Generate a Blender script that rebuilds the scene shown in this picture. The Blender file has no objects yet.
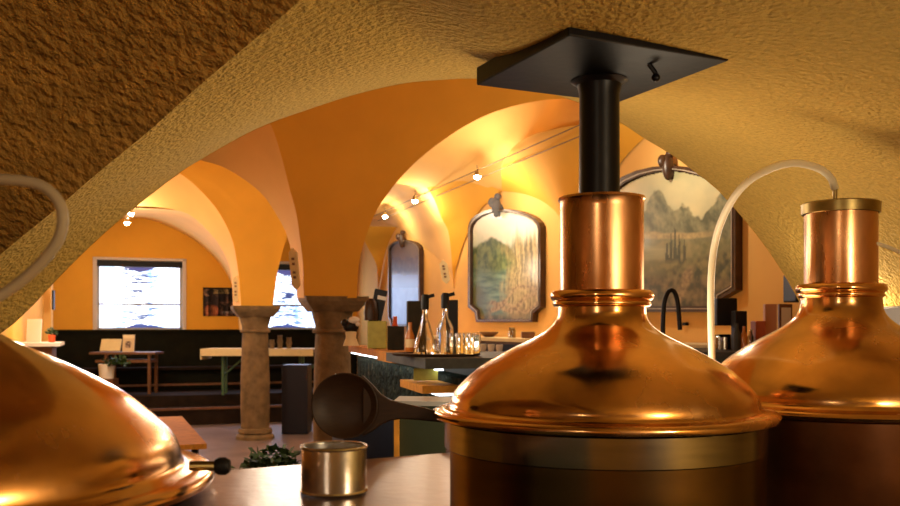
import bpy, bmesh, math, random
from mathutils import Vector, noise, Matrix
random.seed(7)
C = bpy.context.scene.collection
EYE = 1.76; HOR = 325.0; F = 900.0
def P(px, py, Y): return Vector(((px-450)*Y/F, Y, EYE+(HOR-py)*Y/F))
def WY(px): return 4900.0/(px-100.0)              # depth of the painted side wall
def W(px, py, off=0.0):
    Y = WY(px); p = P(px, py, Y); return p + Vector((-.932, -.363, 0))*off
U = Vector((-.363, .932, 0)); V = Vector((.932, .363, 0))

# ---------------------------------------------------------------- materials
MATS = {}
def mat(name, col, rough=.6, metal=0, bump=0, bscale=30, var=0, vscale=4, emit=0, trans=0, spec=.5, ecol=None, detail=4, coat=0, stretch=None, ior=1.45, rvar=0):
    m = bpy.data.materials.new(name); m.use_nodes = True; MATS[name] = m
    nt = m.node_tree; b = nt.nodes['Principled BSDF']
    b.inputs['Base Color'].default_value = (*col, 1)
    b.inputs['Roughness'].default_value = rough; b.inputs['Metallic'].default_value = metal
    b.inputs['Specular IOR Level'].default_value = spec
    b.inputs['IOR'].default_value = ior
    b.inputs['Transmission Weight'].default_value = trans
    b.inputs['Coat Weight'].default_value = coat
    if emit:
        b.inputs['Emission Color'].default_value = (*(ecol or col), 1); b.inputs['Emission Strength'].default_value = emit
    tc = nt.nodes.new('ShaderNodeTexCoord'); mp = nt.nodes.new('ShaderNodeMapping')
    nt.links.new(tc.outputs['Object'], mp.inputs['Vector'])
    if stretch: mp.inputs['Scale'].default_value = stretch
    if var:
        n = nt.nodes.new('ShaderNodeTexNoise'); n.inputs['Scale'].default_value = vscale; n.inputs['Detail'].default_value = 6
        nt.links.new(mp.outputs[0], n.inputs['Vector'])
        mx = nt.nodes.new('ShaderNodeMix'); mx.data_type = 'RGBA'
        mx.inputs['A'].default_value = (*[c*(1-var) for c in col], 1)
        mx.inputs['B'].default_value = (*[min(1, c*(1+var*.8)) for c in col], 1)
        cr = nt.nodes.new('ShaderNodeValToRGB'); cr.color_ramp.elements[0].position = .35; cr.color_ramp.elements[1].position = .65
        nt.links.new(n.outputs['Fac'], cr.inputs['Fac'])
        nt.links.new(cr.outputs['Color'], mx.inputs['Factor']); nt.links.new(mx.outputs['Result'], b.inputs['Base Color'])
    if rvar:
        n3 = nt.nodes.new('ShaderNodeTexNoise'); n3.inputs['Scale'].default_value = vscale*1.7; n3.inputs['Detail'].default_value = 7
        nt.links.new(mp.outputs[0], n3.inputs['Vector'])
        mr = nt.nodes.new('ShaderNodeMapRange'); mr.inputs['From Min'].default_value = .4; mr.inputs['From Max'].default_value = .7
        mr.inputs['To Min'].default_value = rough; mr.inputs['To Max'].default_value = rough+rvar
        nt.links.new(n3.outputs['Fac'], mr.inputs['Value']); nt.links.new(mr.outputs[0], b.inputs['Roughness'])
    if bump:
        n2 = nt.nodes.new('ShaderNodeTexNoise'); n2.inputs['Scale'].default_value = bscale; n2.inputs['Detail'].default_value = detail
        nt.links.new(mp.outputs[0], n2.inputs['Vector'])
        bp = nt.nodes.new('ShaderNodeBump'); bp.inputs['Strength'].default_value = min(1, bump); bp.inputs['Distance'].default_value = .02*max(1, bump)
        nt.links.new(n2.outputs['Fac'], bp.inputs['Height']); nt.links.new(bp.outputs['Normal'], b.inputs['Normal'])
    return m
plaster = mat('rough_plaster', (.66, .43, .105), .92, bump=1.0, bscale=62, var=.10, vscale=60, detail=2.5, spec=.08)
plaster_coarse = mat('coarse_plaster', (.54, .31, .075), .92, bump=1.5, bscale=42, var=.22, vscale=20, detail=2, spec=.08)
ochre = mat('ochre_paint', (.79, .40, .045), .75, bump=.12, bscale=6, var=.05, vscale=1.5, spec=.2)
ochre_lit = mat('ochre_paint_lit', (.84, .50, .15), .75, bump=.12, bscale=6, var=.05, vscale=1.5, spec=.2)  # paler copy of the ochre paint, for surfaces that catch the light
wainscot = mat('dark_green_panel', (.010, .010, .006), .8, spec=.1, var=.2, vscale=6)
floor_m = mat('worn_tile_floor', (.20, .15, .15), .38, var=.25, vscale=2, bump=.1, bscale=10)
podium_m = mat('dark_boards', (.020, .012, .008), .8, spec=.15, var=.3, vscale=5)
stone = mat('grey_sandstone', (.19, .125, .058), .8, bump=.6, bscale=22, var=.3, vscale=7)
copper = mat('polished_copper', (.76, .43, .18), .11, metal=1, var=.30, rvar=.22, vscale=4.5, bump=.02, bscale=4)
copper_neck = mat('tarnished_copper', (.70, .37, .17), .22, metal=1, rvar=.2, var=.38, vscale=7, bump=.03, bscale=9, stretch=(1, 1, .35))
copper_dark = mat('dark_copper_jacket', (.13, .05, .018), .30, metal=.9, var=.35, vscale=5)
steel = mat('brushed_steel', (.34, .31, .26), .2, metal=1, var=.12, vscale=6, stretch=(1, 1, 8))
brass = mat('aged_brass', (.36, .27, .10), .33, metal=1, var=.25, vscale=15)
tin = mat('tin_plate', (.80, .80, .78), .24, metal=1, var=.08, vscale=30)
black_iron = mat('black_painted_iron', (.004, .004, .006), .38, bump=.05, bscale=25, spec=.3)
black = mat('black_plastic', (.006, .006, .007), .5, spec=.3)
counter_m = mat('satin_copper_counter', (.18, .115, .10), .3, metal=.8, var=.14, vscale=9, bump=.05, bscale=40)
wood = mat('honey_wood', (.60, .26, .035), .75, spec=.2, var=.25, vscale=12, stretch=(1, 6, 1))
dark_wood = mat('dark_turned_wood', (.035, .014, .005), .5, var=.2, vscale=25, stretch=(1, 1, 5))
brown_wood = mat('brown_table_wood', (.16, .07, .03), .5, var=.2, vscale=12)
cream = mat('cream_cloth', (.75, .62, .35), .8, var=.06, vscale=8)
white = mat('white_card', (.8, .75, .66), .7)
green_panel = mat('dark_green_cabinet', (.035, .045, .022), .5, var=.1, vscale=6)
carton_m = mat('dark_carton', (.022, .017, .008), .7, var=.2, vscale=15, spec=.2)
slate = mat('slate_worktop', (.045, .045, .038), .6, spec=.25, var=.2, vscale=20)
glass = mat('clear_glass', (.95, .96, .95), .03, trans=1, ior=1.45)
hose_darker = mat('darker_hose', (.42, .34, .22), .45, spec=.3)  # darker than the other hoses, for the loop over the left dome
hose_m = mat('milky_hose', (.80, .72, .50), .4, spec=.4)
leaf = mat('leaf_green', (.035, .075, .018), .6, var=.4, vscale=20)
clay = mat('grey_planter', (.10, .10, .11), .7, var=.2, vscale=12)
yellow = mat('yellow_green_box', (.40, .37, .06), .5, var=.12, vscale=20)
red = mat('red_orange', (.65, .09, .02), .35)
pink = mat('pink_panel', (.62, .33, .22), .6)
led = mat('cool_led', (.9, .95, 1), .5, emit=5, ecol=(.85, .93, 1))
led_violet = mat('violet_led', (.5, .4, 1), .5, emit=7, ecol=(.35, .3, 1))
bulb = mat('lamp_bulb', (1, .9, .7), .5, emit=90, ecol=(1, .80, .52))
frame_m = mat('dark_picture_frame', (.06, .028, .014), .35, var=.3, vscale=14)
frame_line = mat('silver_bead', (.40, .34, .26), .4)
white_paint = mat('white_window_paint', (.62, .55, .52), .6)
grey_m = mat('grey_enamel', (.38, .38, .36), .5)
wire_m = mat('track_wire', (.10, .055, .02), .7)
green_metal = mat('green_metal', (.05, .11, .05), .5)

def vcol_mat(name, rough=.5, emit=0, coat=0):
    m = bpy.data.materials.new(name); m.use_nodes = True; nt = m.node_tree; b = nt.nodes['Principled BSDF']
    a = nt.nodes.new('ShaderNodeAttribute'); a.attribute_name = 'Col'
    nt.links.new(a.outputs['Color'], b.inputs['Base Color']); b.inputs['Roughness'].default_value = rough
    b.inputs['Coat Weight'].default_value = coat; b.inputs['Coat Roughness'].default_value = .12
    if emit:
        nt.links.new(a.outputs['Color'], b.inputs['Emission Color']); b.inputs['Emission Strength'].default_value = emit
    return m
oil = vcol_mat('oil_painting', .45, coat=.2)
print_m = vcol_mat('printed_sheet', .6)
daylight = vcol_mat('daylit_window', .6, emit=3.4)

# stone cladding of the bar: voronoi chips
def stone_clad():
    m = bpy.data.materials.new('slate_chip_cladding'); m.use_nodes = True; nt = m.node_tree; b = nt.nodes['Principled BSDF']
    tc = nt.nodes.new('ShaderNodeTexCoord'); v = nt.nodes.new('ShaderNodeTexVoronoi'); v.inputs['Scale'].default_value = 11
    n = nt.nodes.new('ShaderNodeTexNoise'); n.inputs['Scale'].default_value = 9; n.inputs['Detail'].default_value = 8
    mixv = nt.nodes.new('ShaderNodeMix'); mixv.data_type = 'RGBA'; mixv.inputs['Factor'].default_value = .35
    nt.links.new(tc.outputs['Object'], n.inputs['Vector']); nt.links.new(tc.outputs['Object'], mixv.inputs['A']); nt.links.new(n.outputs['Color'], mixv.inputs['B'])
    nt.links.new(mixv.outputs['Result'], v.inputs['Vector'])
    cr = nt.nodes.new('ShaderNodeValToRGB')
    e = cr.color_ramp.elements; e[0].color = (.004, .008, .006, 1); e[1].color = (.26, .18, .09, 1); e[0].position = .25; e[1].position = .9
    k = e.new(.6); k.color = (.035, .048, .032, 1)
    nt.links.new(n.outputs['Fac'], cr.inputs['Fac']); nt.links.new(cr.outputs['Color'], b.inputs['Base Color'])
    bp = nt.nodes.new('ShaderNodeBump'); bp.inputs['Distance'].default_value = .06
    nt.links.new(v.outputs['Distance'], bp.inputs['Height']); nt.links.new(bp.outputs['Normal'], b.inputs['Normal'])
    b.inputs['Roughness'].default_value = .9; b.inputs['Specular IOR Level'].default_value = .06
    return m
clad = stone_clad()

# ---------------------------------------------------------------- helpers
class MB:
    def __init__(s): s.v = []; s.f = []
    def add(s, vs, fs):
        k = len(s.v); s.v += [Vector(v) for v in vs]; s.f += [tuple(i+k for i in f) for f in fs]; return s
    def box(s, c, size, rz=0, rx=0, ry=0, bev=0):
        bm = bmesh.new(); bmesh.ops.create_cube(bm, size=1)
        for v in bm.verts: v.co = Vector((v.co.x*size[0], v.co.y*size[1], v.co.z*size[2]))
        if bev: bmesh.ops.bevel(bm, geom=bm.edges[:], offset=bev, segments=2, affect='EDGES', profile=.5)
        M = Matrix.Translation(Vector(c)) @ Matrix.Rotation(rz, 4, 'Z') @ Matrix.Rotation(rx, 4, 'X') @ Matrix.Rotation(ry, 4, 'Y')
        bm.transform(M); bm.verts.index_update()
        s.add([v.co.copy() for v in bm.verts], [[v.index for v in f.verts] for f in bm.faces]); bm.free(); return s
    def lathe(s, prof, c=(0, 0, 0), seg=48, M=None):
        vs = []; fs = []; n = len(prof); c = Vector(c)
        for i in range(seg):
            a = 2*math.pi*i/seg
            for r, z in prof:
                p = Vector((r*math.cos(a), r*math.sin(a), z))
                if M: p = M @ p
                vs.append(p+c)
        for i in range(seg):
            j = (i+1) % seg
            for k in range(n-1): fs.append((i*n+k, j*n+k, j*n+k+1, i*n+k+1))
        return s.add(vs, fs)
    def tube(s, pts, r, seg=10, cap=True):
        pts = [Vector(p) for p in pts]; vs = []; fs = []
        N = len(pts); up = None
        for i, p in enumerate(pts):
            t = (pts[min(i+1, N-1)]-pts[max(i-1, 0)]).normalized()
            if up is None: up = Vector((0, 0, 1)) if abs(t.z) < .9 else Vector((1, 0, 0))
            a = t.cross(up).normalized(); b = a.cross(t).normalized(); up = b
            rr = r[i] if isinstance(r, (list, tuple)) else r
            for k in range(seg):
                th = 2*math.pi*k/seg; vs.append(p+a*math.cos(th)*rr+b*math.sin(th)*rr)
        for i in range(N-1):
            for k in range(seg):
                l = (k+1) % seg; fs.append((i*seg+k, i*seg+l, (i+1)*seg+l, (i+1)*seg+k))
        if cap: fs.append(tuple(range(seg))[::-1]); fs.append(tuple((N-1)*seg+k for k in range(seg)))
        return s.add(vs, fs)
    def prism(s, outline, d):
        n = len(outline); d = Vector(d); o = [Vector(p) for p in outline]
        return s.add(o+[p+d for p in o], [tuple(range(n)), tuple(range(2*n-1, n-1, -1))]+[(i, i+n, (i+1) % n+n, (i+1) % n) for i in range(n)])
    def sphere(s, c, r, sc=(1, 1, 1), seg=16):
        prof = [(max(1e-4, math.sin(math.pi*k/seg))*r, -math.cos(math.pi*k/seg)*r) for k in range(seg+1)]
        return s.lathe(prof, c, seg*2, Matrix.Diagonal((*sc, 1)))
def base_of(vs):
    xs = [v.x for v in vs]; ys = [v.y for v in vs]; zs = [v.z for v in vs]
    return Vector(((min(xs)+max(xs))/2, (min(ys)+max(ys))/2, min(zs)))
def wloc(o):
    p = Vector(o.location)
    while o.parent: o = o.parent; p += o.location
    return p
def obj(name, mb, m, parent=None, smooth=False, label=None, cat=None, group=None, kind=None, cols=None):
    base = base_of(mb.v)
    me = bpy.data.meshes.new(name); me.from_pydata([v-base for v in mb.v], [], mb.f); me.update()
    bm = bmesh.new(); bm.from_mesh(me); bmesh.ops.remove_doubles(bm, verts=bm.verts, dist=1e-6) if cols is None else None
    bmesh.ops.recalc_face_normals(bm, faces=bm.faces); bm.to_mesh(me); bm.free()
    if smooth:
        for p in me.polygons: p.use_smooth = True
        if smooth != 'all':
            try: me.set_sharp_from_angle(angle=math.radians(40))
            except Exception: pass
    if cols:
        a = me.color_attributes.new('Col', 'FLOAT_COLOR', 'POINT')
        for i, c in enumerate(cols): a.data[i].color = (*c, 1)
    me.materials.append(m)
    o = bpy.data.objects.new(name, me); C.objects.link(o)
    if parent: o.parent = parent; o.location = base-wloc(parent)
    else: o.location = base
    tag(o, label, cat, group, kind); return o
def tag(o, label=None, cat=None, group=None, kind=None):
    if label: o['label'] = label
    if cat: o['category'] = cat
    if group: o['group'] = group
    if kind: o['kind'] = kind
    return o
def thing(name, loc, label, cat, group=None):
    o = bpy.data.objects.new(name, None); o.empty_display_size = .1; C.objects.link(o); o.location = Vector(loc)
    return tag(o, label, cat, group)
def struct(name, mb, m, smooth=False): return obj(name, mb, m, smooth=smooth, kind='structure')
def dup(o, loc, label=None, group=None):
    c = o.copy(); C.objects.link(c); c.location = Vector(loc)
    if label: c['label'] = label
    if group: c['group'] = group
    for ch in list(o.children):
        d = ch.copy(); C.objects.link(d); d.parent = c
        for g in list(ch.children):
            e = g.copy(); C.objects.link(e); e.parent = d
    return c
def cr(p0, p1, p2, p3, t):
    return .5*((2*p1)+(p2-p0)*t+(2*p0-5*p1+4*p2-p3)*t*t+(3*p1-p0-3*p2+p3)*t*t*t)
def spl(pts, n):                                   # smooth curve through points, n samples by arc length
    pts = [Vector(p) for p in pts]; d = []
    for i in range(len(pts)-1):
        a = pts[i-1] if i else 2*pts[0]-pts[1]; b = pts[i+2] if i+2 < len(pts) else 2*pts[-1]-pts[-2]
        for k in range(16): d.append(cr(a, pts[i], pts[i+1], b, k/16))
    d.append(pts[-1])
    L = [0]
    for i in range(1, len(d)): L.append(L[-1]+(d[i]-d[i-1]).length)
    out = []; j = 0
    for k in range(n):
        s = L[-1]*k/(n-1)
        while j < len(d)-2 and L[j+1] < s: j += 1
        t = (s-L[j])/max(1e-9, L[j+1]-L[j]); out.append(d[j].lerp(d[j+1], min(1, max(0, t))))
    return out
def patch(rows, n=48, m=8):
    R = [spl(r, n) for r in rows]; out = []
    for i in range(len(R)-1):
        for k in range(m):
            t = k/m; row = []
            for j in range(n):
                p1, p2 = R[i][j], R[i+1][j]
                p0 = R[i-1][j] if i else 2*p1-p2; p3 = R[i+2][j] if i+2 < len(R) else 2*p2-p1
                row.append(cr(p0, p1, p2, p3, t))
            out.append(row)
    out.append(R[-1]); mb = MB(); vs = [p for r in out for p in r]
    fs = [(i*n+j, i*n+j+1, (i+1)*n+j+1, (i+1)*n+j) for i in range(len(out)-1) for j in range(n-1)]
    return mb.add(vs, fs)
def px(lst): return [P(*t) for t in lst]

# ---------------------------------------------------------------- near brew bay: arch edge and its vault
E1 = [(-60,395,3.3),(-20,350,3.3),(20,318,3.3),(60,276,3.3),(100,237,3.3),(140,203,3.3),(179,173,3.3),(200,160,3.3),(240,137,3.3),(270,123,3.3),(310,109,3.3),(350,96,3.3),(400,84,3.32),
      (440,80,3.35),(480,79,3.42),(530,88,3.55),(580,103,3.75),(618,121,3.9),(644,138,4.0),(671,154,4.1),(698,174,4.2),(717,189,4.28),(737,211,4.36),(760,239,4.45),(780,268,4.55),(797,297,4.62),(812,335,4.68),(822,400,4.7),(825,470,4.7)]
G = [(-260,500,3.0),(-100,345,2.95),(0,255,2.75),(50,214,2.6),(100,171,2.5),(150,130,2.4),(200,85,2.25),(250,43,2.1),(300,0,1.95),(350,-50,1.78)]
e1 = px(E1); g = px(G)
r1 = g + [Vector(p) for p in [(-.05,1.6,2.42),(.3,1.5,2.43),(.8,1.5,2.39),(1.25,1.55,2.28),(1.65,1.65,2.08),(1.93,1.8,1.78),(2.06,1.9,1.4),(2.1,2.0,.9)]]
mid = []
a_ = spl(e1, 40); b_ = spl(r1, 40)
for i in range(40):
    p = a_[i].lerp(b_[i], .58)
    w = math.exp(-((p.x-.35)/.7)**2); p.z -= .085*w
    if p.x > 1.0: p.x += .22*min(1, (p.x-1.0)/.4)
    mid.append(p)
r2 = [Vector((p.x*.9 if p.x < 0 else p.x, .4 if p.x > -.2 else p.y-.5, p.z+.0)) for p in r1]
near = patch([e1, mid, r1], 120, 14)
struct('ceiling', near, plaster, 'all')
# ceiling carried on towards and behind the camera
r1s = [p for p in r1 if p.x > -.35]
back = [Vector((p.x, -3.0, p.z)) for p in r1s]
struct('ceiling', patch([r1s, [Vector((p.x, -.6, p.z+.02)) for p in r1s], back], 40, 6), plaster, 'all')
# the darker coarse wall face over the left jamb (faces the camera)
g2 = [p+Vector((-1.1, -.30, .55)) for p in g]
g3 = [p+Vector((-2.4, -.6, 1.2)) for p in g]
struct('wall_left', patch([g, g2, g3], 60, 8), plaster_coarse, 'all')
# hall side of the arch wall
e1n = spl(e1, 60); mb = MB()
mb.add([p+Vector((0, .004, 0)) for p in e1n]+[Vector((p.x*1.25, p.y+.05, 4.7)) for p in e1n], [(i, i+1, i+61, i+60) for i in range(59)])
mb.add([e1n[0], e1n[0]+Vector((-2.2, 0, 0)), e1n[0]+Vector((-2.2, 0, 3.4)), e1n[0]+Vector((-.45, 0, 3.4)), e1n[0]+Vector((0, 0, -1.6)), e1n[0]+Vector((-2.2, 0, -1.6))], [(0, 1, 2, 3), (0, 4, 5, 1)])
mb.add([e1n[-1]+Vector((0, .04, -.4)), e1n[-1]+Vector((1.5, .04, -.4)), e1n[-1]+Vector((1.5, .04, 3.7)), Vector((e1n[-1].x*1.25, 4.74, 4.7)), e1n[-1]+Vector((.02,.04,0))], [(0, 1, 2, 3, 4)])
struct('wall_front', mb, ochre)
# brew bay side and back walls, floor
mb = MB(); mb.box((2.2, .85, 1.55), (.1, 7.7, 2.3)); struct('wall_right', mb, plaster)
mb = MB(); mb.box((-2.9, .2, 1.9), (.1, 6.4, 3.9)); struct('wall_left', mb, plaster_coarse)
mb = MB(); mb.box((-.35, -3.02, 1.6), (5.3, .1, 3.4)); struct('wall_back', mb, ochre)
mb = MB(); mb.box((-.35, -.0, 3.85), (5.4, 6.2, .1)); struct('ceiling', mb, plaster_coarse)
mb = MB(); mb.box((-.35, .15, .45), (5.2, 6.2, .1)); struct('floor', mb, podium_m)

# ---------------------------------------------------------------- hall shell
mb = MB(); mb.box((-1.5, 11.8, -.05), (17, 17.5, .1)); struct('floor', mb, floor_m)
mb = MB(); mb.box((-2.0, 12.2, 5.1), (16, 17.5, .1)); struct('ceiling', mb, ochre)
def wallY(a, b, z0, z1, m, name, th=.12, n=None):
    a = Vector((a[0], a[1], 0)); b = Vector((b[0], b[1], 0)); t = (b-a).normalized(); nn = Vector((-t.y, t.x, 0))*th
    mb = MB(); mb.prism([Vector((*a.xy, z0)), Vector((*b.xy, z0)), Vector((*b.xy, z1)), Vector((*a.xy, z1))], nn); return struct(name, mb, m)
w0 = Vector((-7.6, 17.02, 0))
def WW(t, z=0, off=0): return Vector((-6.82+.94*t, 17.3+.342*t, z)) + Vector((.342, -.94, 0))*off   # the window wall
wr = WW(5.17)
# painted side wall
s0 = Vector((1.556-.389*(-5.4), 4.6, 0)); s1 = Vector((1.556-.389*9.4, 19.4, 0))
mb = MB(); mb.prism([(s0.x, s0.y, 0), (s1.x, s1.y, 0), (s1.x, s1.y, 5.1), (s0.x, s0.y, 5.1)], (.12, .04, 0)); struct('wall_right', mb, ochre_lit)
# left side wall
l1 = WW(-.83); l0 = l1+Vector((.342, -.94, 0))*13.9
mb = MB(); mb.prism([(l1.x, l1.y, 0), (l0.x, l0.y, 0), (l0.x, l0.y, 5.1), (l1.x, l1.y, 5.1)], (-.12, -.04, 0)); struct('wall_left', mb, ochre)
# window wall with two openings
WIN = [(0.0, 1.64), (3.0, 4.5)]; ZB, ZT = 1.655, 3.03
SILL = 1.64
def wseg(t0, t1, z0, z1, mb): mb.prism([WW(t0, z0), WW(t1, z0), WW(t1, z1), WW(t0, z1)], (-.342*.45, .94*.45, 0))
mb = MB()
for t0, t1, z0, z1 in [(-.95, 0, SILL, 5.1), (0, 1.64, ZT, 5.1), (1.64, 3.0, SILL, 5.1), (3.0, 4.5, ZT, 5.1), (4.5, 5.3, SILL, 5.1)]: wseg(t0, t1, z0, z1, mb)
struct('wall_back', mb, ochre)
mb = MB(); wseg(-.95, 5.3, 0, SILL, mb); struct('wall_back', mb, wainscot)
mb = MB(); mb.prism([WW(-.83, SILL-.02, .002), WW(5.15, SILL-.02, .002), WW(5.15, SILL+.03, .002), WW(-.83, SILL+.03, .002)], (.342*.05, -.94*.05, 0)); struct('trim_1', mb, wainscot)
# podium steps
def slab(t0, t1, o0, o1, z0, z1): 
    m_ = MB(); m_.prism([WW(t0, z0, o0), WW(t1, z0, o0), WW(t1, z0, o1), WW(t0, z0, o1)], (0, 0, z1-z0)); return m_
struct('floor', slab(-.8, 5.0, 2.2, 0, 0, .30), podium_m)
struct('floor', slab(-.8, 5.0, 1.8, 0, .30, .50), podium_m)
mb = slab(-.8, 5.0, 2.22, 2.15, .27, .31); struct('trim_2', mb, brown_wood)
# raised floor behind the bar
mb = MB(); mb.prism([(-.55, 8.2, .004), (.35, 4.85, .004), (3.2, 4.85, .004), (1.0, 11.0, .004)], (0, 0, .5)); struct('floor', mb, podium_m)

# ---------------------------------------------------------------- vault webs
CL = [(304,298,9.85),(303,265,9.84),(300,239,9.82),(296,212,9.8),(290,190,9.75),(281,155,9.7),(270,123,9.6),(250,92,9.5),(215,75,9.4),(160,65,9.3),(90,70,9.2),(0,100,9.1),(-90,170,9.0)]
CR = [(357,298,9.85),(358,270,9.84),(362,250,9.83),(369,228,9.82),(380,205,9.8),(403,175,9.78),(430,150,9.75),(465,126,9.7),(500,110,9.65),(545,100,9.6),(598,98,9.5)]
cl = spl(px(CL[:10]), 60); crr = spl(px(CR), 60)
rows = [[a.lerp(b, k/6)+Vector((0, 0, .55))*math.sin(math.pi*k/6)*(i/59)**3 for i, (a, b) in enumerate(zip(cl, crr))] for k in range(7)]
struct('ceiling', patch(rows, 80, 3), ochre, 'all')
# lit underside of the left arch
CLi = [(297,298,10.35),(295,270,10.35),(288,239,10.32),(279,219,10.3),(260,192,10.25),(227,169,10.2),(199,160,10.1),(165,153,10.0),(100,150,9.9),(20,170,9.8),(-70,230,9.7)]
struct('ceiling', patch([px(CL), px(CLi)], 80, 6), ochre_lit, 'all')
# right arch underside (turned away)
crf = spl(px(CR), 60)
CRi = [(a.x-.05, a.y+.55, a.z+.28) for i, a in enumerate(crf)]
struct('ceiling', patch([crf, CRi], 60, 3), ochre_lit, 'all')
# second column's spandrel and arch underside
BL = [(241,306,13.6),(240,290,13.6),(238,270,13.6),(232,239,13.6),(218,211,13.55),(199,189,13.5),(179,173,13.4),(150,157,13.3),(90,150,13.2),(20,170,13.1)]
BR = [(273,306,13.7),(275,290,13.7),(278,270,13.7),(286,240,13.7),(300,205,13.7),(325,170,13.7),(350,140,13.7),(380,125,13.7)]
b1 = spl(px(BL), 50); b2 = spl(px(BR), 50)
struct('ceiling', patch([[a.lerp(b, k/4) for a, b in zip(b1, b2)] for k in range(5)], 60, 3), ochre, 'all')
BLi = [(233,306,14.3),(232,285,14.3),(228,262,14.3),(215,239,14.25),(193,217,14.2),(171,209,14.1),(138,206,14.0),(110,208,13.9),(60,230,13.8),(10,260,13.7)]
struct('ceiling', patch([px(BL), px(BLi)], 60, 6), ochre_lit, 'all')
# vault between that arch and the window wall
def WWpx(x, y):                    # pixel onto the window wall
    k = (x-450)/F; t = (k*17.3+6.82)/(.94-.342*k); Y = 17.3+.342*t; return P(x, y, Y)+Vector((.342, -.94, 0))*.01
VL = [WWpx(*q) for q in [(239,330),(237,308),(232,285),(219,263),(203,247),(186,235),(157,222),(135,218),(105,222),(75,236),(52,258)]]
struct('ceiling', patch([[p+Vector((.1, .3, 0)) for p in px([(235,330,14.3)]+BLi[:-1])], VL], 60, 10), ochre_lit, 'all')
# side aisle to the right: web over the first wall shaft
NL = [(454,288,13.84),(453,276,13.8),(452,268,13.75),(451,252,13.7),(448,231,13.6),(441,217,13.5),(434,199,13.35),(427,188,13.2)]
LL = [W(454,288,.0), W(455,278,.01), W(458,265,.02), W(466,240,.02), W(480,212,.02), W(492,200,.02), W(503,191,.02)]
NLp = [P(*q)+Vector((-.0, -.02, 0)) for q in NL]
nl = spl(NLp, 40); ll = spl(LL, 40)
struct('ceiling', patch([[a.lerp(b, k/6)+Vector((0, 0, .14))*math.sin(math.pi*k/6)*(i/39)**1.5 for i, (a, b) in enumerate(zip(nl, ll))] for k in range(7)], 40, 3), ochre, 'all')
# second wall shaft (behind the flue)
N2L = [W(588,300,.01), W(582,270,.02), W(575,245,.02), W(562,218,.02), W(545,202,.02), W(525,194,.02), W(503,191,.02)]
N2R = [W(588,300,.01), W(594,270,.02), W(600,225,.02), W(609,190,.02), W(620,166,.02), W(644,140,.02), W(675,120,.02)]
n2l = spl(N2L, 40); n2r = spl(N2R, 40)
cen = Vector((-.62, -.24, .25))
struct('ceiling', patch([[a.lerp(b, k/4)+cen*(math.sin(math.pi*k/4)*.9*(i/39)) for i, (a, b) in enumerate(zip(n2l, n2r))] for k in range(5)], 40, 4), ochre, 'all')
# bright crown of the aisle vault
Fe = [P(330,190,13.6), P(380,182,13.4), P(427,188,13.2), P(446,183,12.9), P(465,182,12.6)] + [W(503,191,.02), W(525,194,.02), W(545,202,.02), W(562,218,.02)]
Fe2 = [P(330,190,13.6), P(380,182,13.4), P(427,188,13.2), P(446,183,12.9), P(465,181,12.6), W(503,190,.02), W(530,170,.3), W(580,140,.5), W(675,120,.02), W(740,130,.02)]
Hh = [P(250,95,10.5), P(330,80,10.5), P(420,65,10.4), P(480,58,10.3), P(545,55,10.1), P(600,55,9.7), P(645,60,8.9), P(690,75,8.2), P(740,95,7.6)]
Mi = [a.lerp(b, .5)+Vector((0, 0, .12)) for a, b in zip(spl(Fe2, 30), spl(Hh, 30))]
struct('ceiling', patch([Fe2, Mi, Hh], 60, 8), ochre_lit, 'all')
# next transverse vault and the far web
J = [W(454,288,.02), W(450,272,.02), W(438,257,.02), W(424,246,.02), W(409,234,.03), W(399,227,.03), W(387,222,.05), P(374,219,16.6), P(352,222,16.0)]
NL2 = [P(*q) for q in NL] + [P(405,176,13.4), P(370,160,13.6)]
struct('ceiling', patch([NL2, J], 60, 8), ochre_lit, 'all')
N0 = [[W(379,292,.02), W(383,270,.02), W(387,251,.02), W(393,236,.02), W(399,227,.04)], [P(378,292,17.3), P(377,268,17.1), P(373,257,17.0), P(367,246,16.8), P(358,226,16.2)]]
struct('ceiling', patch(N0, 20, 4), ochre, 'all')

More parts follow.
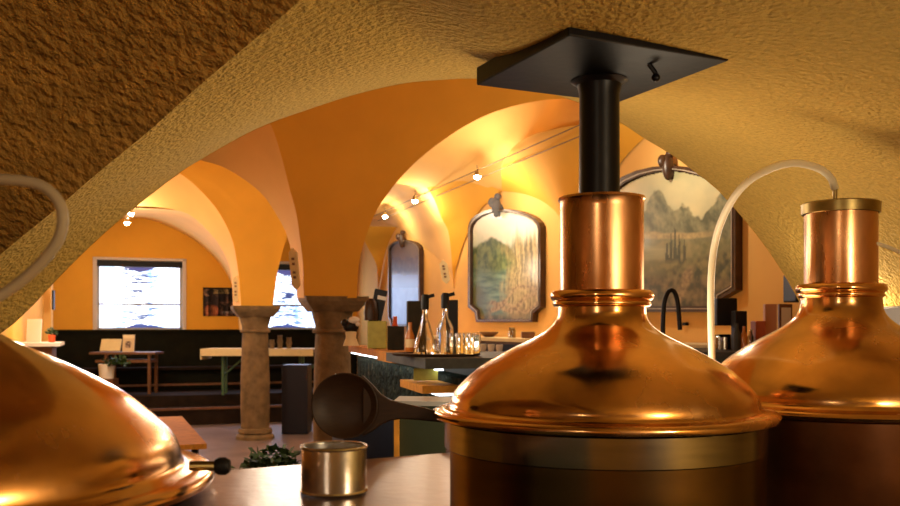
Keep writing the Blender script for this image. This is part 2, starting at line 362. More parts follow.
# ---------------------------------------------------------------- columns
def column(cx, cy, zc, w, label):
    t = thing('stone_column', (cx, cy, 0), label, 'column')
    def sq(z0, w0, z1, w1):
        rot = Matrix.Rotation(math.radians(17), 3, 'Z'); vs = []
        for z, ww in ((z0, w0), (z1, w1)):
            for sx, sy in ((-1, -1), (1, -1), (1, 1), (-1, 1)): vs.append(rot @ Vector((sx*ww/2, sy*ww/2, 0))+Vector((cx, cy, z)))
        return vs, [(0, 1, 2, 3), (7, 6, 5, 4), (0, 4, 5, 1), (1, 5, 6, 2), (2, 6, 7, 3), (3, 7, 4, 0)]
    m_ = MB(); r = w/2
    m_.add(*sq(zc-.055, w*1.60, zc, w*1.66)); m_.add(*sq(zc-.10, w*1.45, zc-.055, w*1.56)); m_.add(*sq(zc-.165, w*1.18, zc-.10, w*1.42))
    obj('capital', m_, stone, t)
    m_ = MB(); m_.lathe([(.01, zc-.165), (r*1.12, zc-.165), (r*1.06, zc-.22), (r*.95, zc-.30), (r*.92, zc-.36), (r*.93, zc-.37)], (cx, cy, 0), 40)
    obj('neck', m_, stone, t, True)
    m_ = MB(); m_.lathe([(r*.9, zc-.41), (r*1.05, zc-.405), (r*1.09, zc-.385), (r*1.05, zc-.365), (r*.9, zc-.36)], (cx, cy, 0), 40); obj('necking_ring', m_, stone, t, True)
    m_ = MB(); m_.lathe([(r*.90, zc-.40), (r*.95, zc-.6), (r*1.0, zc-1.0), (r*1.03, 1.0), (r*1.03, .5), (r*1.0, .12)], (cx, cy, 0), 40); obj('shaft', m_, stone, t, True)
    m_ = MB(); m_.lathe([(r*1.0, .17), (r*1.15, .16), (r*1.22, .12), (r*1.22, .1), (r*1.12, .09), (r*1.35, .05), (r*1.38, 0), (.01, 0)], (cx, cy, 0), 40); obj('base', m_, stone, t, True)
    return t
column(-1.325, 10.15, 2.075, .42, 'nearer thick stone column with square moulded capital, behind the dark ladle')
column(-3.02, 13.95, 2.05, .43, 'farther stone column with round foot on the violet floor, left of the nearer one')

# enamel plaques on the arch springings
def plaque(p0, p1, w, label, n):
    p0 = Vector(p0); p1 = Vector(p1); t = (p1-p0).normalized(); a = Vector((n[1], -n[0], 0)).normalized()*w/2; nn = Vector((*n, 0)).normalized()
    th = thing('wall_plaque', (p0+p1)/2-Vector((0, 0, (p1.z-p0.z)/2)), label, 'plaque', )
    pts = [p0-a+t*w*.5, p0-t*0, p0+a+t*w*.5, p1+a-t*w*.5, p1, p1-a-t*w*.5]
    m_ = MB(); m_.prism(pts, nn*.02); obj('board', m_, cream, th)
    for k in (.3, .42, .62, .74): obj('marking', MB().box(p0.lerp(p1, k)+nn*.022, (w*.3, w*.3, .025)), brown_wood, th, label='brown marking')
plaque(P(297,290,9.95), P(293,248,9.8), .10, 'cream narrow plaque on the arch just above the nearer column capital', (-.35, -.94))
plaque(P(236.5,303,13.85), P(236.5,276,13.75), .09, 'cream narrow plaque above the farther column capital', (-.35, -.94))
plaque(P(447,284,13.3), P(443,260,13.25), .12, 'cream narrow plaque between the dark painting and the pale river painting', (-.35, -.94))

# ---------------------------------------------------------------- windows
def fbm(x, y, z=0, o=4):
    v = 0; a = 1; s = 0
    for i in range(o): v += a*noise.noise(Vector((x, y, z+i*7.1))); s += a; a *= .5; x *= 2; y *= 2
    return v/s
def mixc(a, b, t): t = max(0, min(1, t)); return tuple(a[i]*(1-t)+b[i]*t for i in range(3))
def sm(a, b, x):
    t = max(0, min(1, (x-a)/(b-a))); return t*t*(3-2*t)
def grid(fn, nu, nv, place):
    m_ = MB(); vs = []; cols = []
    for j in range(nv+1):
        for i in range(nu+1):
            u, v = i/nu, j/nv; vs.append(place(u, v)); cols.append(fn(u, v))
    m_.add(vs, [(j*(nu+1)+i, j*(nu+1)+i+1, (j+1)*(nu+1)+i+1, (j+1)*(nu+1)+i) for j in range(nv) for i in range(nu)])
    return m_, cols
def win_view(seed):
    def fn(u, v):
        c = (.78, .88, 1.0); w = fbm(u*2, v*3, seed)
        c = mixc(c, (.35, .50, .80), sm(.05, .45, fbm(u*3+4, v*2, seed+3)+.1))
        core = sm(.0, .18, u-.22+.1*w)*sm(0, .2, .80-u+.1*w)
        line = math.sin(v*72+6*fbm(u*3, v*3, seed+9)); br = fbm(u*5, v*34, seed+1, 3)
        if core > .3 and br > .04: c = mixc(c, (.02, .03, .09), sm(.04, .2, br)*core)
        if core > .5 and line > .72 and fbm(u*9, v*9, 4) > -.05: c = mixc(c, (.03, .05, .14), .8)
        if abs(u-.62+.02*w) < .022: c = mixc(c, (.08, .18, .45), .55)
        b = fbm(u*4, v*2, seed+5)
        if v < .03+.05*b+.06*math.exp(-((u-.5)/.2)**2): c = (.02, .03, .10)
        if v > .93-.10*math.exp(-((u-.5)/.18)**2)+.05*b: c = (.03, .03, .09)
        if u < .10 or u > .91: c = mixc(c, (.30, .32, .55), .6)
        return c
    return fn
for k, (t0, t1) in enumerate(WIN):
    t = bpy.data.objects.new('window_%d' % (k+1), None); C.objects.link(t); t.location = WW((t0+t1)/2, ZB); t['kind'] = 'structure'
    D = -.25
    m_, cols = grid(win_view(3+k*11), 120, 100, lambda u, v: WW(t0+(t1-t0)*u, ZB+(ZT-ZB)*v, D-.03))
    obj('pane', m_, daylight, t, cols=cols)
    m_ = MB(); th = .07
    def bar(ta, tb, za, zb): m_.prism([WW(ta, za, D), WW(tb, za, D), WW(tb, zb, D), WW(ta, zb, D)], (.342*.06, -.94*.06, 0))
    bar(t0, t0+th, ZB, ZT); bar(t1-th, t1, ZB, ZT); bar(t0, t1, ZT-.13, ZT); bar(t0, t1, ZB, ZB+.05); bar(t0, t1, ZB+.50, ZB+.53)
    obj('window_frame', m_, MATS['dark_green_panel'] if False else grey_m, t)
    m_ = MB()
    def cas(ta, tb, za, zb): m_.prism([WW(ta, za, .0), WW(tb, za, .0), WW(tb, zb, .0), WW(ta, zb, .0)], (.342*.03, -.94*.03, 0))
    cas(t0-.04, t0+.03, ZB, ZT+.04); cas(t1-.03, t1+.04, ZB, ZT+.04); cas(t0-.04, t1+.04, ZT-.01, ZT+.04)
    obj('casing', m_, white_paint, t)
    m_ = MB()
    def bl(za, zb): m_.prism([WW(t0+.02, za, -.12), WW(t1-.02, za, -.12), WW(t1-.02, zb, -.12), WW(t0+.02, zb, -.12)], (.342*.05, -.94*.05, 0))
    bl(ZT-.13, ZT-.02); obj('blind_box', m_, black, t)

# poster on the window wall
def poster(u, v):
    c = (.035, .02, .03); n = fbm(u*6, v*5, 2)
    c = mixc(c, (.18, .09, .08), sm(.1, .5, n))
    if .25 < u < .66 and .78 < v < .94: c = (.62, .46, .20) if fbm(u*30, v*12, 5) > -.25 else (.25, .15, .05)
    if math.hypot((u-.1)*1.2, (v-.82)) < .13 and math.hypot((u-.15)*1.2, v-.82) > .09: c = (.5, .3, .2)
    d = math.hypot(u-.2, (v-.18)*.9)
    if d < .2: c = mixc((.62, .20, .09), (.30, .06, .03), sm(.02, .1, abs(d-.1)))
    if .4 < u < .75 and v < .5 and n > 0: c = mixc(c, (.45, .22, .16), .7)
    if .45 < u < .78 and abs(v-.14) < .03: c = (.4, .33, .33)
    if u > .82 and v < .4: c = (.62, .36, .18)
    return c
pa = WWpx(203, 316); pb = WWpx(243, 288)
def pp(u, v): return Vector((pa.x+(pb.x-pa.x)*u, pa.y+(pb.y-pa.y)*u, pa.z+(pb.z-pa.z)*v)) + Vector((.342, -.94, 0))*.02
m_, cols = grid(poster, 60, 45, pp)
t = thing('poster', (pa+pb)/2-Vector((0, 0, .28)), 'dark printed poster with cream title block on the orange wall left of the farther column', 'poster')
obj('printed_face', m_, print_m, t, cols=cols)
m_ = MB(); m_.prism([pp(0, 0), pp(1, 0), pp(1, 1), pp(0, 1)], (-.342*.018, .94*.018, 0)); obj('backing', m_, black, t)

# ---------------------------------------------------------------- paintings
def outline(x0, x1, xm, yb, ys, yt, nt, ny):          # in wall pixel space: bottom yb, shoulder ys, top yt
    o = [(x0+nt, yb), (x1-nt, yb), (x1-nt+1, yb-ny*.6), (x1, yb-ny), (x1, ys)]
    for k in range(1, 12):
        a = math.pi*k/12; o.append((xm+(x1-xm)*math.cos(a) if k < 6 else xm+(xm-x0)*math.cos(a), ys-(ys-yt)*math.sin(a)))
    o += [(x0, ys), (x0, yb-ny), (x0+nt-1, yb-ny*.6)]
    return o
def painting(name, x0, x1, xm, yb, ys, yt, nt, ny, fn, label, nu, nv):
    c = W(xm, yb, .03)
    t = thing(name, c, label, 'painting')
    out = outline(x0, x1, xm, yb, ys, yt, nt, ny)
    m_ = MB(); m_.prism([W(a, b, .005) for a, b in out], Vector((-.932, -.363, 0))*.035); obj('backboard', m_, frame_m, t)
    cx = xm; cy = (yb+yt)/2
    def shr(o, d): return [(a+(d if a < cx else -d)*(min(1, abs(a-cx)/6)), b+(d if b < cy else -d)) for a, b in o]
    def ring(o1, o2, z, dep, nm, m, par):
        q = MB(); n = len(o1); A = [W(a, b, z) for a, b in o1]; B = [W(a, b, z) for a, b in o2]; d = Vector((-.932, -.363, 0))*dep
        q.add(A+B+[p+d for p in A]+[p+d for p in B], [f for i in range(n) for j in [(i+1) % n] for f in [(2*n+i, 2*n+j, 3*n+j, 3*n+i), (i, j, 2*n+j, 2*n+i), (n+i, 3*n+i, 3*n+j, n+j)]])
        return obj(nm, q, m, par)
    k = (x1-x0)/72.0
    fr = ring(out, shr(out, 2.5*k), .04, .04, 'frame', frame_m, t); ring(shr(out, 1.5*k), shr(out, 2.0*k), .082, .006, 'bead', frame_line, fr)
    inn = shr(out, 3.0*k)
    # canvas: grid clipped to the outline
    def inside(x, y):
        r = False; n = len(inn)
        for i in range(n):
            xa, ya = inn[i]; xb, yb_ = inn[(i+1) % n]
            if (ya > y) != (yb_ > y) and x < (xb-xa)*(y-ya)/(yb_-ya)+xa: r = not r
        return r
    vs = []; cols = []
    for j in range(nv+1):
        for i in range(nu+1):
            u, v = i/nu, j/nv; vs.append(W(x0+(x1-x0)*u, yb+(yt-yb)*v, .05)); cols.append(fn(u, v))
    fs = []
    for j in range(nv):
        for i in range(nu):
            if inside(x0+(x1-x0)*(i+.5)/nu, yb+(yt-yb)*(j+.5)/nv): fs.append((j*(nu+1)+i, j*(nu+1)+i+1, (j+1)*(nu+1)+i+1, (j+1)*(nu+1)+i))
    q = MB(); q.add(vs, fs); obj('canvas', q, oil, t, cols=cols)
    return t
def p_river(u, v):
    n = fbm(u*5, v*5, 1); n2 = fbm(u*16, v*12, 4); n3 = fbm(u*34, v*30, 9)
    c = mixc((.80, .76, .60), (.42, .50, .38), sm(.86, .60, v+.15*n))  # pale top has the lamp glare painted into the sky
    h = .72+.10*n-.9*(u-.26)**2
    c = mixc(c, mixc((.03, .07, .02), (.17, .22, .07), .5+1.6*n2+.6*n3), sm(-.02, .02, h-v))
    w = sm(-.05, .05, .46+.05*n-v)*sm(-.07, .05, .60-.10*math.sin(v*9)+.08*n-u)
    c = mixc(c, mixc((.03, .09, .07), (.17, .27, .17), .5+1.5*fbm(u*5, v*26, 8)), w)
    bank = sm(-.03, .04, .34-v-.5*abs(u-.12)+.05*n2)*sm(.3, .1, u)
    c = mixc(c, (.10, .12, .04), bank)
    reed = sm(.42, .62, u+.22*n+.10*fbm(u*26, v*2, 3)+.10*(.5-v))*sm(.86, .66, v+.22*fbm(u*22, v*1.5, 2))
    st = fbm(u*34+2*n, v*2.5, 6)
    c = mixc(c, mixc((.10, .07, .02), (.52, .38, .15), .45+1.5*st+.6*n3), reed*.92)
    for k, a in ((.34, .9), (.24, .55), (.14, .35)):
        d = abs(v-.10-k*a*abs(u-.15)-.05*math.sin(u*11+k*20)+.03*n2)
        if u > .2: c = mixc(c, mixc((.16, .10, .035), (.44, .31, .13), .5+2*n3), sm(.035, .008, d)*sm(.2, .35, u))
    c = mixc(c, mixc((.05, .06, .015), (.24, .18, .07), .5+2*n2), sm(.0, .06, .10+.06*n-v))
    return c
def p_valley(u, v):
    n = fbm(u*4, v*4, 11); n2 = fbm(u*18, v*14, 13); n3 = fbm(u*40, v*34, 15)
    c = mixc((.62, .54, .28), (.38, .38, .22), .5+1.2*n)
    h1 = .60+.24*math.exp(-((u-.40)/.10)**2)+.12*math.exp(-((u-.60)/.08)**2)+.26*sm(.66, .95, u)+.10*math.exp(-((u-.15)/.1)**2)+.05*n2+.02*n3
    rock = mixc((.06, .075, .03), (.26, .25, .12), .45+1.5*fbm(u*14+v*6, v*7-u*4, 3)+.5*n3)
    c = mixc(c, rock, sm(-.01, .015, h1-v))
    c = mixc(c, mixc((.26, .23, .09), (.12, .13, .04), .5+1.5*n2), sm(-.02, .03, .50+.05*n-v))
    c = mixc(c, mixc((.50, .38, .15), (.26, .2, .08), .5+1.5*n3), sm(.028, .01, abs(v-.50-.04*n-.04*u))*sm(.9, .7, u))
    c = mixc(c, mixc((.22, .23, .11), (.36, .33, .16), .5+1.4*fbm(u*4, v*26, 5)), sm(.07, .03, abs(v-.40-.04*n))*sm(.60, .40, u+.1*n2))
    for k, hh in ((.50, .56), (.53, .60), (.56, .55), (.60, .52), (.47, .50)):
        if abs(u-k) < .014*(1.1-(v-.33)/(hh-.33))+.006*n2 and .33 < v < hh-.02: c = mixc((.02, .03, .01), (.05, .06, .02), .5+2*n3)
    c = mixc(c, mixc((.035, .045, .012), (.22, .19, .06), .45+2*n2), sm(-.03, .05, .36+.16*(u-.5)+.06*n-v)*sm(.3, .5, u+.1*n2))
    c = mixc(c, mixc((.04, .045, .015), (.20, .15, .06), .5+2*n2), sm(-.02, .06, .26+.06*n-v))
    c = mixc(c, mixc((.34, .24, .10), (.16, .11, .05), .5+2*n3), sm(.05, .015, abs(u-.56-.35*(v-.05)+.04*n))*sm(.34, .26, v))
    return c
def p_reflection(u, v):  # blue lower half imitates the windows reflected in the picture
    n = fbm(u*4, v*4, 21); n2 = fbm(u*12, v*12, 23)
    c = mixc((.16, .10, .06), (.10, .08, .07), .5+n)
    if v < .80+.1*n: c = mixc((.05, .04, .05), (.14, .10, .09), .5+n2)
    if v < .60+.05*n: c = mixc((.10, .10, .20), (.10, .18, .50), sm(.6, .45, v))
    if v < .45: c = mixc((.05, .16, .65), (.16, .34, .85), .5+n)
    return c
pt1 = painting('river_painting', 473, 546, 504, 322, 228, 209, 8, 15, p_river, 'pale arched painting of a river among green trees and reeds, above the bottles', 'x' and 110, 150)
pt2 = painting('valley_painting', 608, 743, 677, 312, 205, 166, 16, 22, p_valley, 'large arched painting of a mountain valley, right of the black flue', 150, 150)
pt3 = painting('reflection_painting', 392, 424, 407, 326, 250, 240, 3, 8, p_reflection, 'small dark arched painting with a blue window reflection painted into its lower half, left of the river painting', 50, 100)
def crest(x, y, s, par, m):
    q = MB(); c = W(x, y, .10)
    q.sphere(c, .12*s, (.55, .4, 1.3)); q.sphere(c+Vector((-.06*s, 0, .06*s)), .07*s, (.8, .5, 1)); q.sphere(c+Vector((.05*s, .02, -.05*s)), .08*s, (.7, .5, 1.2)); q.sphere(c+Vector((.02*s, -.02, .14*s)), .05*s)
    obj('crest', q, m, par, True)
crest(503, 207, .95, pt1, clay); crest(677, 167, .85, pt2, frame_m); crest(407, 240, .9, pt3, frame_m)

# ---------------------------------------------------------------- kettles
def kettle(cx, cy, label, s=1.0, zr=-.228, chim=.332, chim_r=.108, collar=.058, body_m=steel, hasb=True, cap=False, neck=True, low=None, valve=False):
    zf = .5; z0 = EYE
    t = thing('brew_kettle', (cx, cy, zf), label, 'brewing kettle')
    c = (cx, cy, z0)
    R = .44*s
    # dome profile from rim up to the collar
    k = (collar-zr)/.305
    pr = [(R*.97, zr+.006), (R*.905, zr+.018*k), (R*.895, zr+.035*k), (R*.878, zr+.055*k), (R*.83, zr+.082*k), (R*.735, zr+.122*k), (R*.64, zr+.150*k), (R*.53, zr+.178*k), (R*.42, zr+.203*k), (R*.34, zr+.224*k), (R*.285, zr+.246*k), (R*.262, zr+.268*k), (R*.258, zr+.29*k), (R*.255, collar)]
    ps = spl([Vector((r, 0, z)) for r, z in pr], 60)
    q = MB(); q.lathe([(p.x, p.z) for p in ps], c, 96); obj('dome', q, copper, t, 'all')
    q = MB(); q.lathe([(R*.90, zr+.012), (R*.985, zr+.010), (R*1.0, zr+.006), (R*1.006, zr-.001), (R*1.0, zr-.009), (R*.97, zr-.012), (R*.90, zr-.018)], c, 96); obj('rim_flange', q, copper, t, True, label='copper rim flange')
    cr_ = chim_r; 
    q = MB(); tor = []
    for rr, zc, rm in ((.014*s, collar+.018, cr_+.012), (.009*s, collar-.002, cr_+.010)):
        tor += [(rm+rr*math.cos(a)-.0, zc+rr*math.sin(a)) for a in [math.pi*j/10-math.pi/2 for j in range(11)]]
        q.lathe([(cr_*.9, zc-rr)]+[(rm+rr*math.cos(math.pi*j/10-math.pi/2), zc+rr*math.sin(math.pi*j/10-math.pi/2)) for j in range(11)]+[(cr_*.9, zc+rr)], c, 72)
    obj('collar_ring', q, copper, t, True)
    q = MB(); q.lathe([(cr_-.004, collar), (cr_, collar+.03), (cr_, chim-.03), (cr_+.001, chim-.012), (cr_+.005, chim-.006), (cr_+.003, chim), (cr_-.012, chim+.001), (cr_-.014, chim-.03)], c, 72)
    obj('chimney', q, copper_neck, t, 'all' if False else True)
    if cap:
        q = MB(); q.lathe([(cr_+.004, chim-.028), (cr_+.008, chim-.026), (cr_+.009, chim+.004), (cr_+.004, chim+.008), (.001, chim+.008)], c, 72); obj('lid_band', q, brass, t, True, label='dull brass lid band')
    # small standing seam on the dome front (sight plate)
    # body
    rb = R*.925
    if body_m is steel:
        q = MB(); q.lathe([(rb+.004, zr-.018), (rb+.004, zr-.085), (rb, zr-.088)], c, 96); obj('jacket_band', q, steel, t, True, label='bright steel band under the rim')
        q = MB(); q.lathe([(rb, zr-.088), (rb, zr-.6), (rb-.02, zf-z0+.12), (rb-.03, zf-z0+.002), (.01, zf-z0+.002)], c, 96); obj('jacket', q, low or steel, t, True)
    else:
        q = MB(); q.lathe([(rb, zr-.018), (rb, zf-z0+.12), (rb-.02, zf-z0+.002), (.01, zf-z0+.002)], c, 96); obj('jacket', q, body_m, t, True)
    if valve:
        q = MB(); a = P(209, 466, cy-.02)
        q.tube([a+Vector((-.03, 0, 0)), a+Vector((.012, 0, 0))], .008, 12); vsx = obj('valve_stem', q, brass, t, True)
        q = MB(); q.lathe([(.001, 0), (.011, .002), (.014, .008), (.014, .018), (.010, .024), (.001, .025)], a+Vector((.008, 0, 0)), 16, Matrix.Rotation(math.pi/2, 4, 'Y')); obj('valve_knob', q, black, vsx, True)
    return t
steel_low = mat('dark_bronze_jacket', (.20, .125, .055), .24, metal=1, var=.15, vscale=4, stretch=(1, 1, 4))
kettle(.396, 2.35, 'central copper kettle with tall chimney below the black flue', low=steel_low)
kettle(1.215, 2.80, 'right-hand copper kettle with brass-lidded chimney and pale hose', s=1.05, zr=-.245, chim=.372, collar=.095, chim_r=.107, body_m=copper_dark, cap=True)
kettle(-.912, 1.42, 'big copper kettle dome filling the lower left corner', s=1.185, zr=-.252, collar=.075, chim=.36, chim_r=.13, body_m=copper_dark, valve=True)

# flue pipe and its ceiling plate
t = thing('flue_pipe', (.405, 2.33, EYE+.33), 'black iron flue pipe with square plate against the plaster ceiling', 'flue pipe')
q = MB(); q.lathe([(.001, .30), (.053, .30), (.052, .60), (.058, .625), (.075, .636)], (.39, 2.35, EYE), 48); obj('pipe', q, black_iron, t, True)
q = MB(); q.box((.372, 2.285, EYE+.662), (.455, .455, .048), rz=math.radians(-65), bev=.004); obj('ceiling_plate', q, black_iron, t)
q = MB(); b = P(655, 72, 2.2); q.tube([b+Vector((-.015, 0, .02)), b, b+Vector((.004, 0, -.012))], .006, 8); q.sphere(b+Vector((.002, 0, -.014)), .011, seg=8); obj('bolt', q, black_iron, t, True)

# hoses
def hose(pts, r, label, m=hose_m):
    q = MB(); q.tube(spl(pts, 60), r, 12); return obj('plastic_hose', q, m, None, 'all', label, 'hose')
q = MB(); q.tube([P(835, 203, 2.78), P(835, 186, 2.78)], .007, 10)
hose(px([(835,189,2.78),(831,178,2.77),(818,168,2.74),(792,163,2.70),(765,171,2.70),(742,187,2.75),(725,213,2.85),(715,243,2.95),(711,280,3.0),(711,325,3.05),(712,370,3.1),(712,440,3.15),(712,560,3.15)]), .0115, 'milky plastic hose arching from the right kettle lid down behind the central kettle')
t = bpy.data.objects['brew_kettle.001'] if 'brew_kettle.001' in bpy.data.objects else None
obj('hose_nipple', q, brass, t, True)
hose(px([(868,241,2.72),(885,246,2.75),(900,252,2.8),(940,268,2.9),(990,300,3.0)]), .006, 'thin clear hose leaving the right chimney towards the frame edge')
hose(px([(-120,176,1.3),(-40,176,1.26),(0,179,1.25),(30,182,1.25),(50,191,1.25),(62,210,1.25),(60,236,1.25),(42,262,1.25),(12,288,1.25),(-20,306,1.25),(-60,322,1.3),(-110,335,1.4)]), .0078, 'milky hose looping through the air above the left dome', hose_darker)

# ---------------------------------------------------------------- counter, tin, ladle
q = MB(); zc = 1.483
arc = [(-.905+.489*math.cos(math.radians(a)), 1.42+.489*math.sin(math.radians(a)), zc-.03) for a in range(32, -61, -4)]
q.prism([(0.0, .75, zc-.03), (0.0, 1.955, zc-.03), (-.455, 1.70, zc-.03)]+arc+[(-.66, .75, zc-.03)], (0, 0, .03))
ct = thing('metal_counter', (-.23, 1.3, .5), 'reddish satin metal counter between the left dome and central kettle', 'counter')
obj('counter_top', q, counter_m, ct)
q = MB(); q.prism([(-.34, .85, .5), (-.05, .85, .5), (-.05, 1.86, .5), (-.34, 1.72, .5)], (0, 0, zc-.03-.5)); obj('cabinet_body', q, green_panel, ct)
cx, cy = P(334, 470, 1.49).x, 1.49; r = .0535; zb = zc+.001
t = thing('tin_can', (cx, cy, zb), 'open shiny tin can standing on the metal counter', 'tin can')
q = MB(); q.lathe([(.001, .002), (r-.002, .002), (r, .004), (r, .074), (r-.001, .075), (r-.002, .074), (r-.002, .004)], (cx, cy, zb), 64); obj('can_wall', q, tin, t, True)
q = MB()
for z, nm in ((.003, 'base_rim'), (.075, 'rolled_rim')): obj(nm, MB().lathe([(r-.002, z-.002), (r+.001, z-.0025), (r+.0025, z), (r+.001, z+.0025), (r-.002, z+.002)], (cx, cy, zb), 64), tin, t, True)
q = MB(); q.lathe([(.001, .066), (r-.003, .066)], (cx, cy, zb), 48); obj('contents', q, stone, t, label='brown powder inside the can')
# ladle: round shallow bowl on a tapering handle, hooked by the kettle
Yl = 2.3; c = P(345, 405.5, Yl)
t = thing('wooden_ladle', c+Vector((0, 0, -.075)), 'dark round wooden ladle held upright between tin can and green cabinet', 'ladle')
M = Matrix.Rotation(math.pi/2, 4, 'X')
R = .0845
q = MB(); q.lathe([(.001, -.012), (R*.5, -.009), (R*.85, .002), (R*.95, .010), (R, .012), (R*1.0, .008), (R*.9, -.004), (R*.55, -.018), (.001, -.022)], c, 64, M); obj('bowl', q, dark_wood, t, 'all')
q = MB(); top = []; bot = []
for (x, yt, yb) in [(362, 375, 437), (372, 384, 432), (381, 394, 425), (390, 400, 421), (402, 403, 419), (425, 408, 421), (436, 411, 422), (443, 412, 423)]:
    top.append(P(x, yt, Yl)); bot.append(P(x, yb, Yl))
q.prism(top+bot[::-1], (0, .014, 0)); h = obj('handle', q, dark_wood, t)
bv = h.modifiers.new('b', 'BEVEL'); bv.width = .004; bv.segments = 2

# ---------------------------------------------------------------- serving bar
bt = thing('serving_bar', (-.4, 6.3, .004), 'long serving bar with chipped slate front, wood and slate tops', 'bar')
A0 = Vector((-.955, 8.3, 0)); A1 = Vector((-.02, 4.75, 0)); ad = (A1-A0).normalized(); an = Vector((-ad.y, ad.x, 0))   # an points to serving side
if an.x < 0: an = -an
def bseg(s0, s1, o0, o1, z0, z1, m, name, par=bt, label=None):
    p = [A0+ad*s0+an*o0, A0+ad*s1+an*o0, A0+ad*s1+an*o1, A0+ad*s0+an*o1]; L = (A1-A0).length
    q = MB(); q.prism([Vector((v.x, v.y, z0)) for v in p], (0, 0, z1-z0)); return obj(name, q, m, par, label=label)
Lb = (A1-A0).length
bseg(0, Lb, .10, .22, .01, 1.47, clad, 'stone_front')
bseg(0, 2.05, .02, .55, 1.515, 1.575, wood, 'wood_top')
bseg(0.03, 2.05, .04, .08, 1.500, 1.512, led, 'light_strip')
bseg(2.05, 2.60, -.08, .55, 1.515, 1.582, wood, 'wood_top')
bseg(2.60, 3.7, -.12, .80, 1.53, 1.585, slate, 'slate_top')
bseg(2.05, 3.3, .04, .08, 1.50, 1.512, led, 'light_strip')
bseg(2.95, 3.55, -.10, .10, 1.39, 1.432, wood, 'lower_shelf')
bseg(3.0, 3.5, .0, .09, 1.372, 1.382, led, 'light_strip')
bseg(3.1, 3.7, .3, .34, 1.44, 1.47, led_violet, 'light_strip', label='violet light strip')
bseg(2.55, 3.7, .22, .30, 1.1, 1.53, green_panel, 'inner_panel')
# dark olive cabinet in front of the bar
q = MB(); q.prism([P(398, 325, 3.62).xy.to_3d(), Vector((.70, 3.45, 0)), Vector((.70, 3.65, 0)), Vector((-.20, 3.82, 0))], (0, 0, 1.44))
t = thing('green_cabinet', (.2, 3.8, .0), 'dark green cabinet with pale top edge behind the ladle handle', 'cabinet')
obj('cabinet_body', q, green_panel, t)
q = MB(); q.prism([Vector((-.225, 3.58, 1.44)), Vector((.70, 3.41, 1.44)), Vector((.70, 3.66, 1.44)), Vector((-.215, 3.83, 1.44))], (0, 0, .018)); obj('cabinet_top', q, grey_m, t)
q = MB(); q.box((-.213, 3.60, .73), (.02, .03, 1.42)); obj('corner_strip', q, wood, t, label='honey wood corner strip')
# dark blue stool cabinets below the bar
q = MB(); q.box((-.55, 5.6, .66), (.30, .5, 1.3), rz=math.radians(15)); 
navy = mat('navy_panel', (.008, .009, .02), .5)
obj('waste_cabinet', q, navy, None, label='dark navy cabinet under the slate bar front, left of the green cabinet', cat='cabinet')

# things on the bar ------------------------------------------------
def bottle_parts(c, s, label, first=None, flask=False, grp=None, capm=black):
    t = thing('swing_bottle', c, label, 'bottle', grp)
    if flask: pr = [(.001, .002), (.062, .002), (.064, .01), (.050, .075), (.030, .145), (.022, .17), (.016, .185), (.015, .245), (.018, .25), (.014, .252), (.012, .245), (.013, .188), (.019, .168), (.027, .143), (.047, .073), (.060, .012), (.001, .008)]
    else: pr = [(.001, .002), (.040, .002), (.043, .01), (.043, .12), (.042, .14), (.030, .165), (.018, .185), (.015, .20), (.015, .245), (.018, .25), (.014, .252), (.012, .245), (.012, .20), (.015, .185), (.027, .163), (.039, .138), (.040, .12), (.040, .012), (.001, .008)]
    q = MB(); q.lathe([(r*s, z*s) for r, z in pr], c, 40); obj('glass_body', q, glass, t, True)
    q = MB(); q.lathe([(.001, .235*s), (.020*s, .235*s), (.021*s, .30*s), (.015*s, .315*s), (.001, .315*s)], c, 20); q.box(Vector(c)+Vector((.025*s, 0, .305*s)), (.05*s, .018*s, .018*s), ry=math.radians(-15)); obj('pourer', q, black, t, True, label='black pourer cap')
    return t
zt = 1.586
# serving tray
c = P(436, 352, 5.15); 
q = MB(); q.lathe([(.001, 0), (.24, 0), (.25, .004), (.255, .014), (.25, .015), (.245, .007), (.001, .006)], (c.x, c.y, zt), 48); obj('serving_tray', q, dark_wood, None, True, 'dark round tray carrying the clear bottles on the bar', 'tray')
zt2 = zt+.008
bottle_parts((P(425, 0, 5.12).x, 5.12, zt2), 1.08, 'clear conical bottle with black pourer, left on the bar tray', flask=True)
bottle_parts((P(445, 0, 5.02).x, 5.06, zt2), 1.10, 'clear straight bottle with black pourer, right on the bar tray')
q = MB(); q.lathe([(.001, .001), (.026, .001), (.030, .006), (.034, .13), (.032, .13), (.028, .012), (.001, .010)], (0, 0, 0), 24); 
gl = obj('drinking_glass', q, glass, None, True, 'clear glass', 'glass', 'clear glasses beside the bottles on the bar')
gs = [(455,5.0,'clear tumbler right against the straight bottle'),(463,5.2,'clear tumbler behind, second from the straight bottle'),(469,4.98,'clear tumbler in the front row nearest the central kettle'),(475,5.16,'clear tumbler rearmost beside the central kettle dome')]
for i, (x, Y, lb) in enumerate(gs):
    o = gl if i == 0 else gl.copy()
    if i: C.objects.link(o)
    o.location = (P(x, 0, Y).x, Y, zt+.001); o['label'] = lb
# tap heads / boxes at the far end of the bar
Yb = 7.0; zw = 1.578
def bx(x0, x1, y0, Y, d=.12): return (P((x0+x1)/2, 0, Y).x, Y, zw+(EYE+(HOR-y0)*Y/F-zw)/2), ((x1-x0)*Y/F, d, EYE+(HOR-y0)*Y/F-zw)
cc, ss = bx(368, 387, 321, Yb); q = MB(); q.box(cc, ss, bev=.006); obj('yellow_box', q, yellow, None, label='yellow-green box on the bar behind the stone column', cat='box')
cc, ss = bx(388, 404, 326, 6.6); q = MB(); q.box(cc, ss, bev=.004); obj('dark_box', q, carton_m, None, label='low dark slate box right of the yellow box', cat='box')
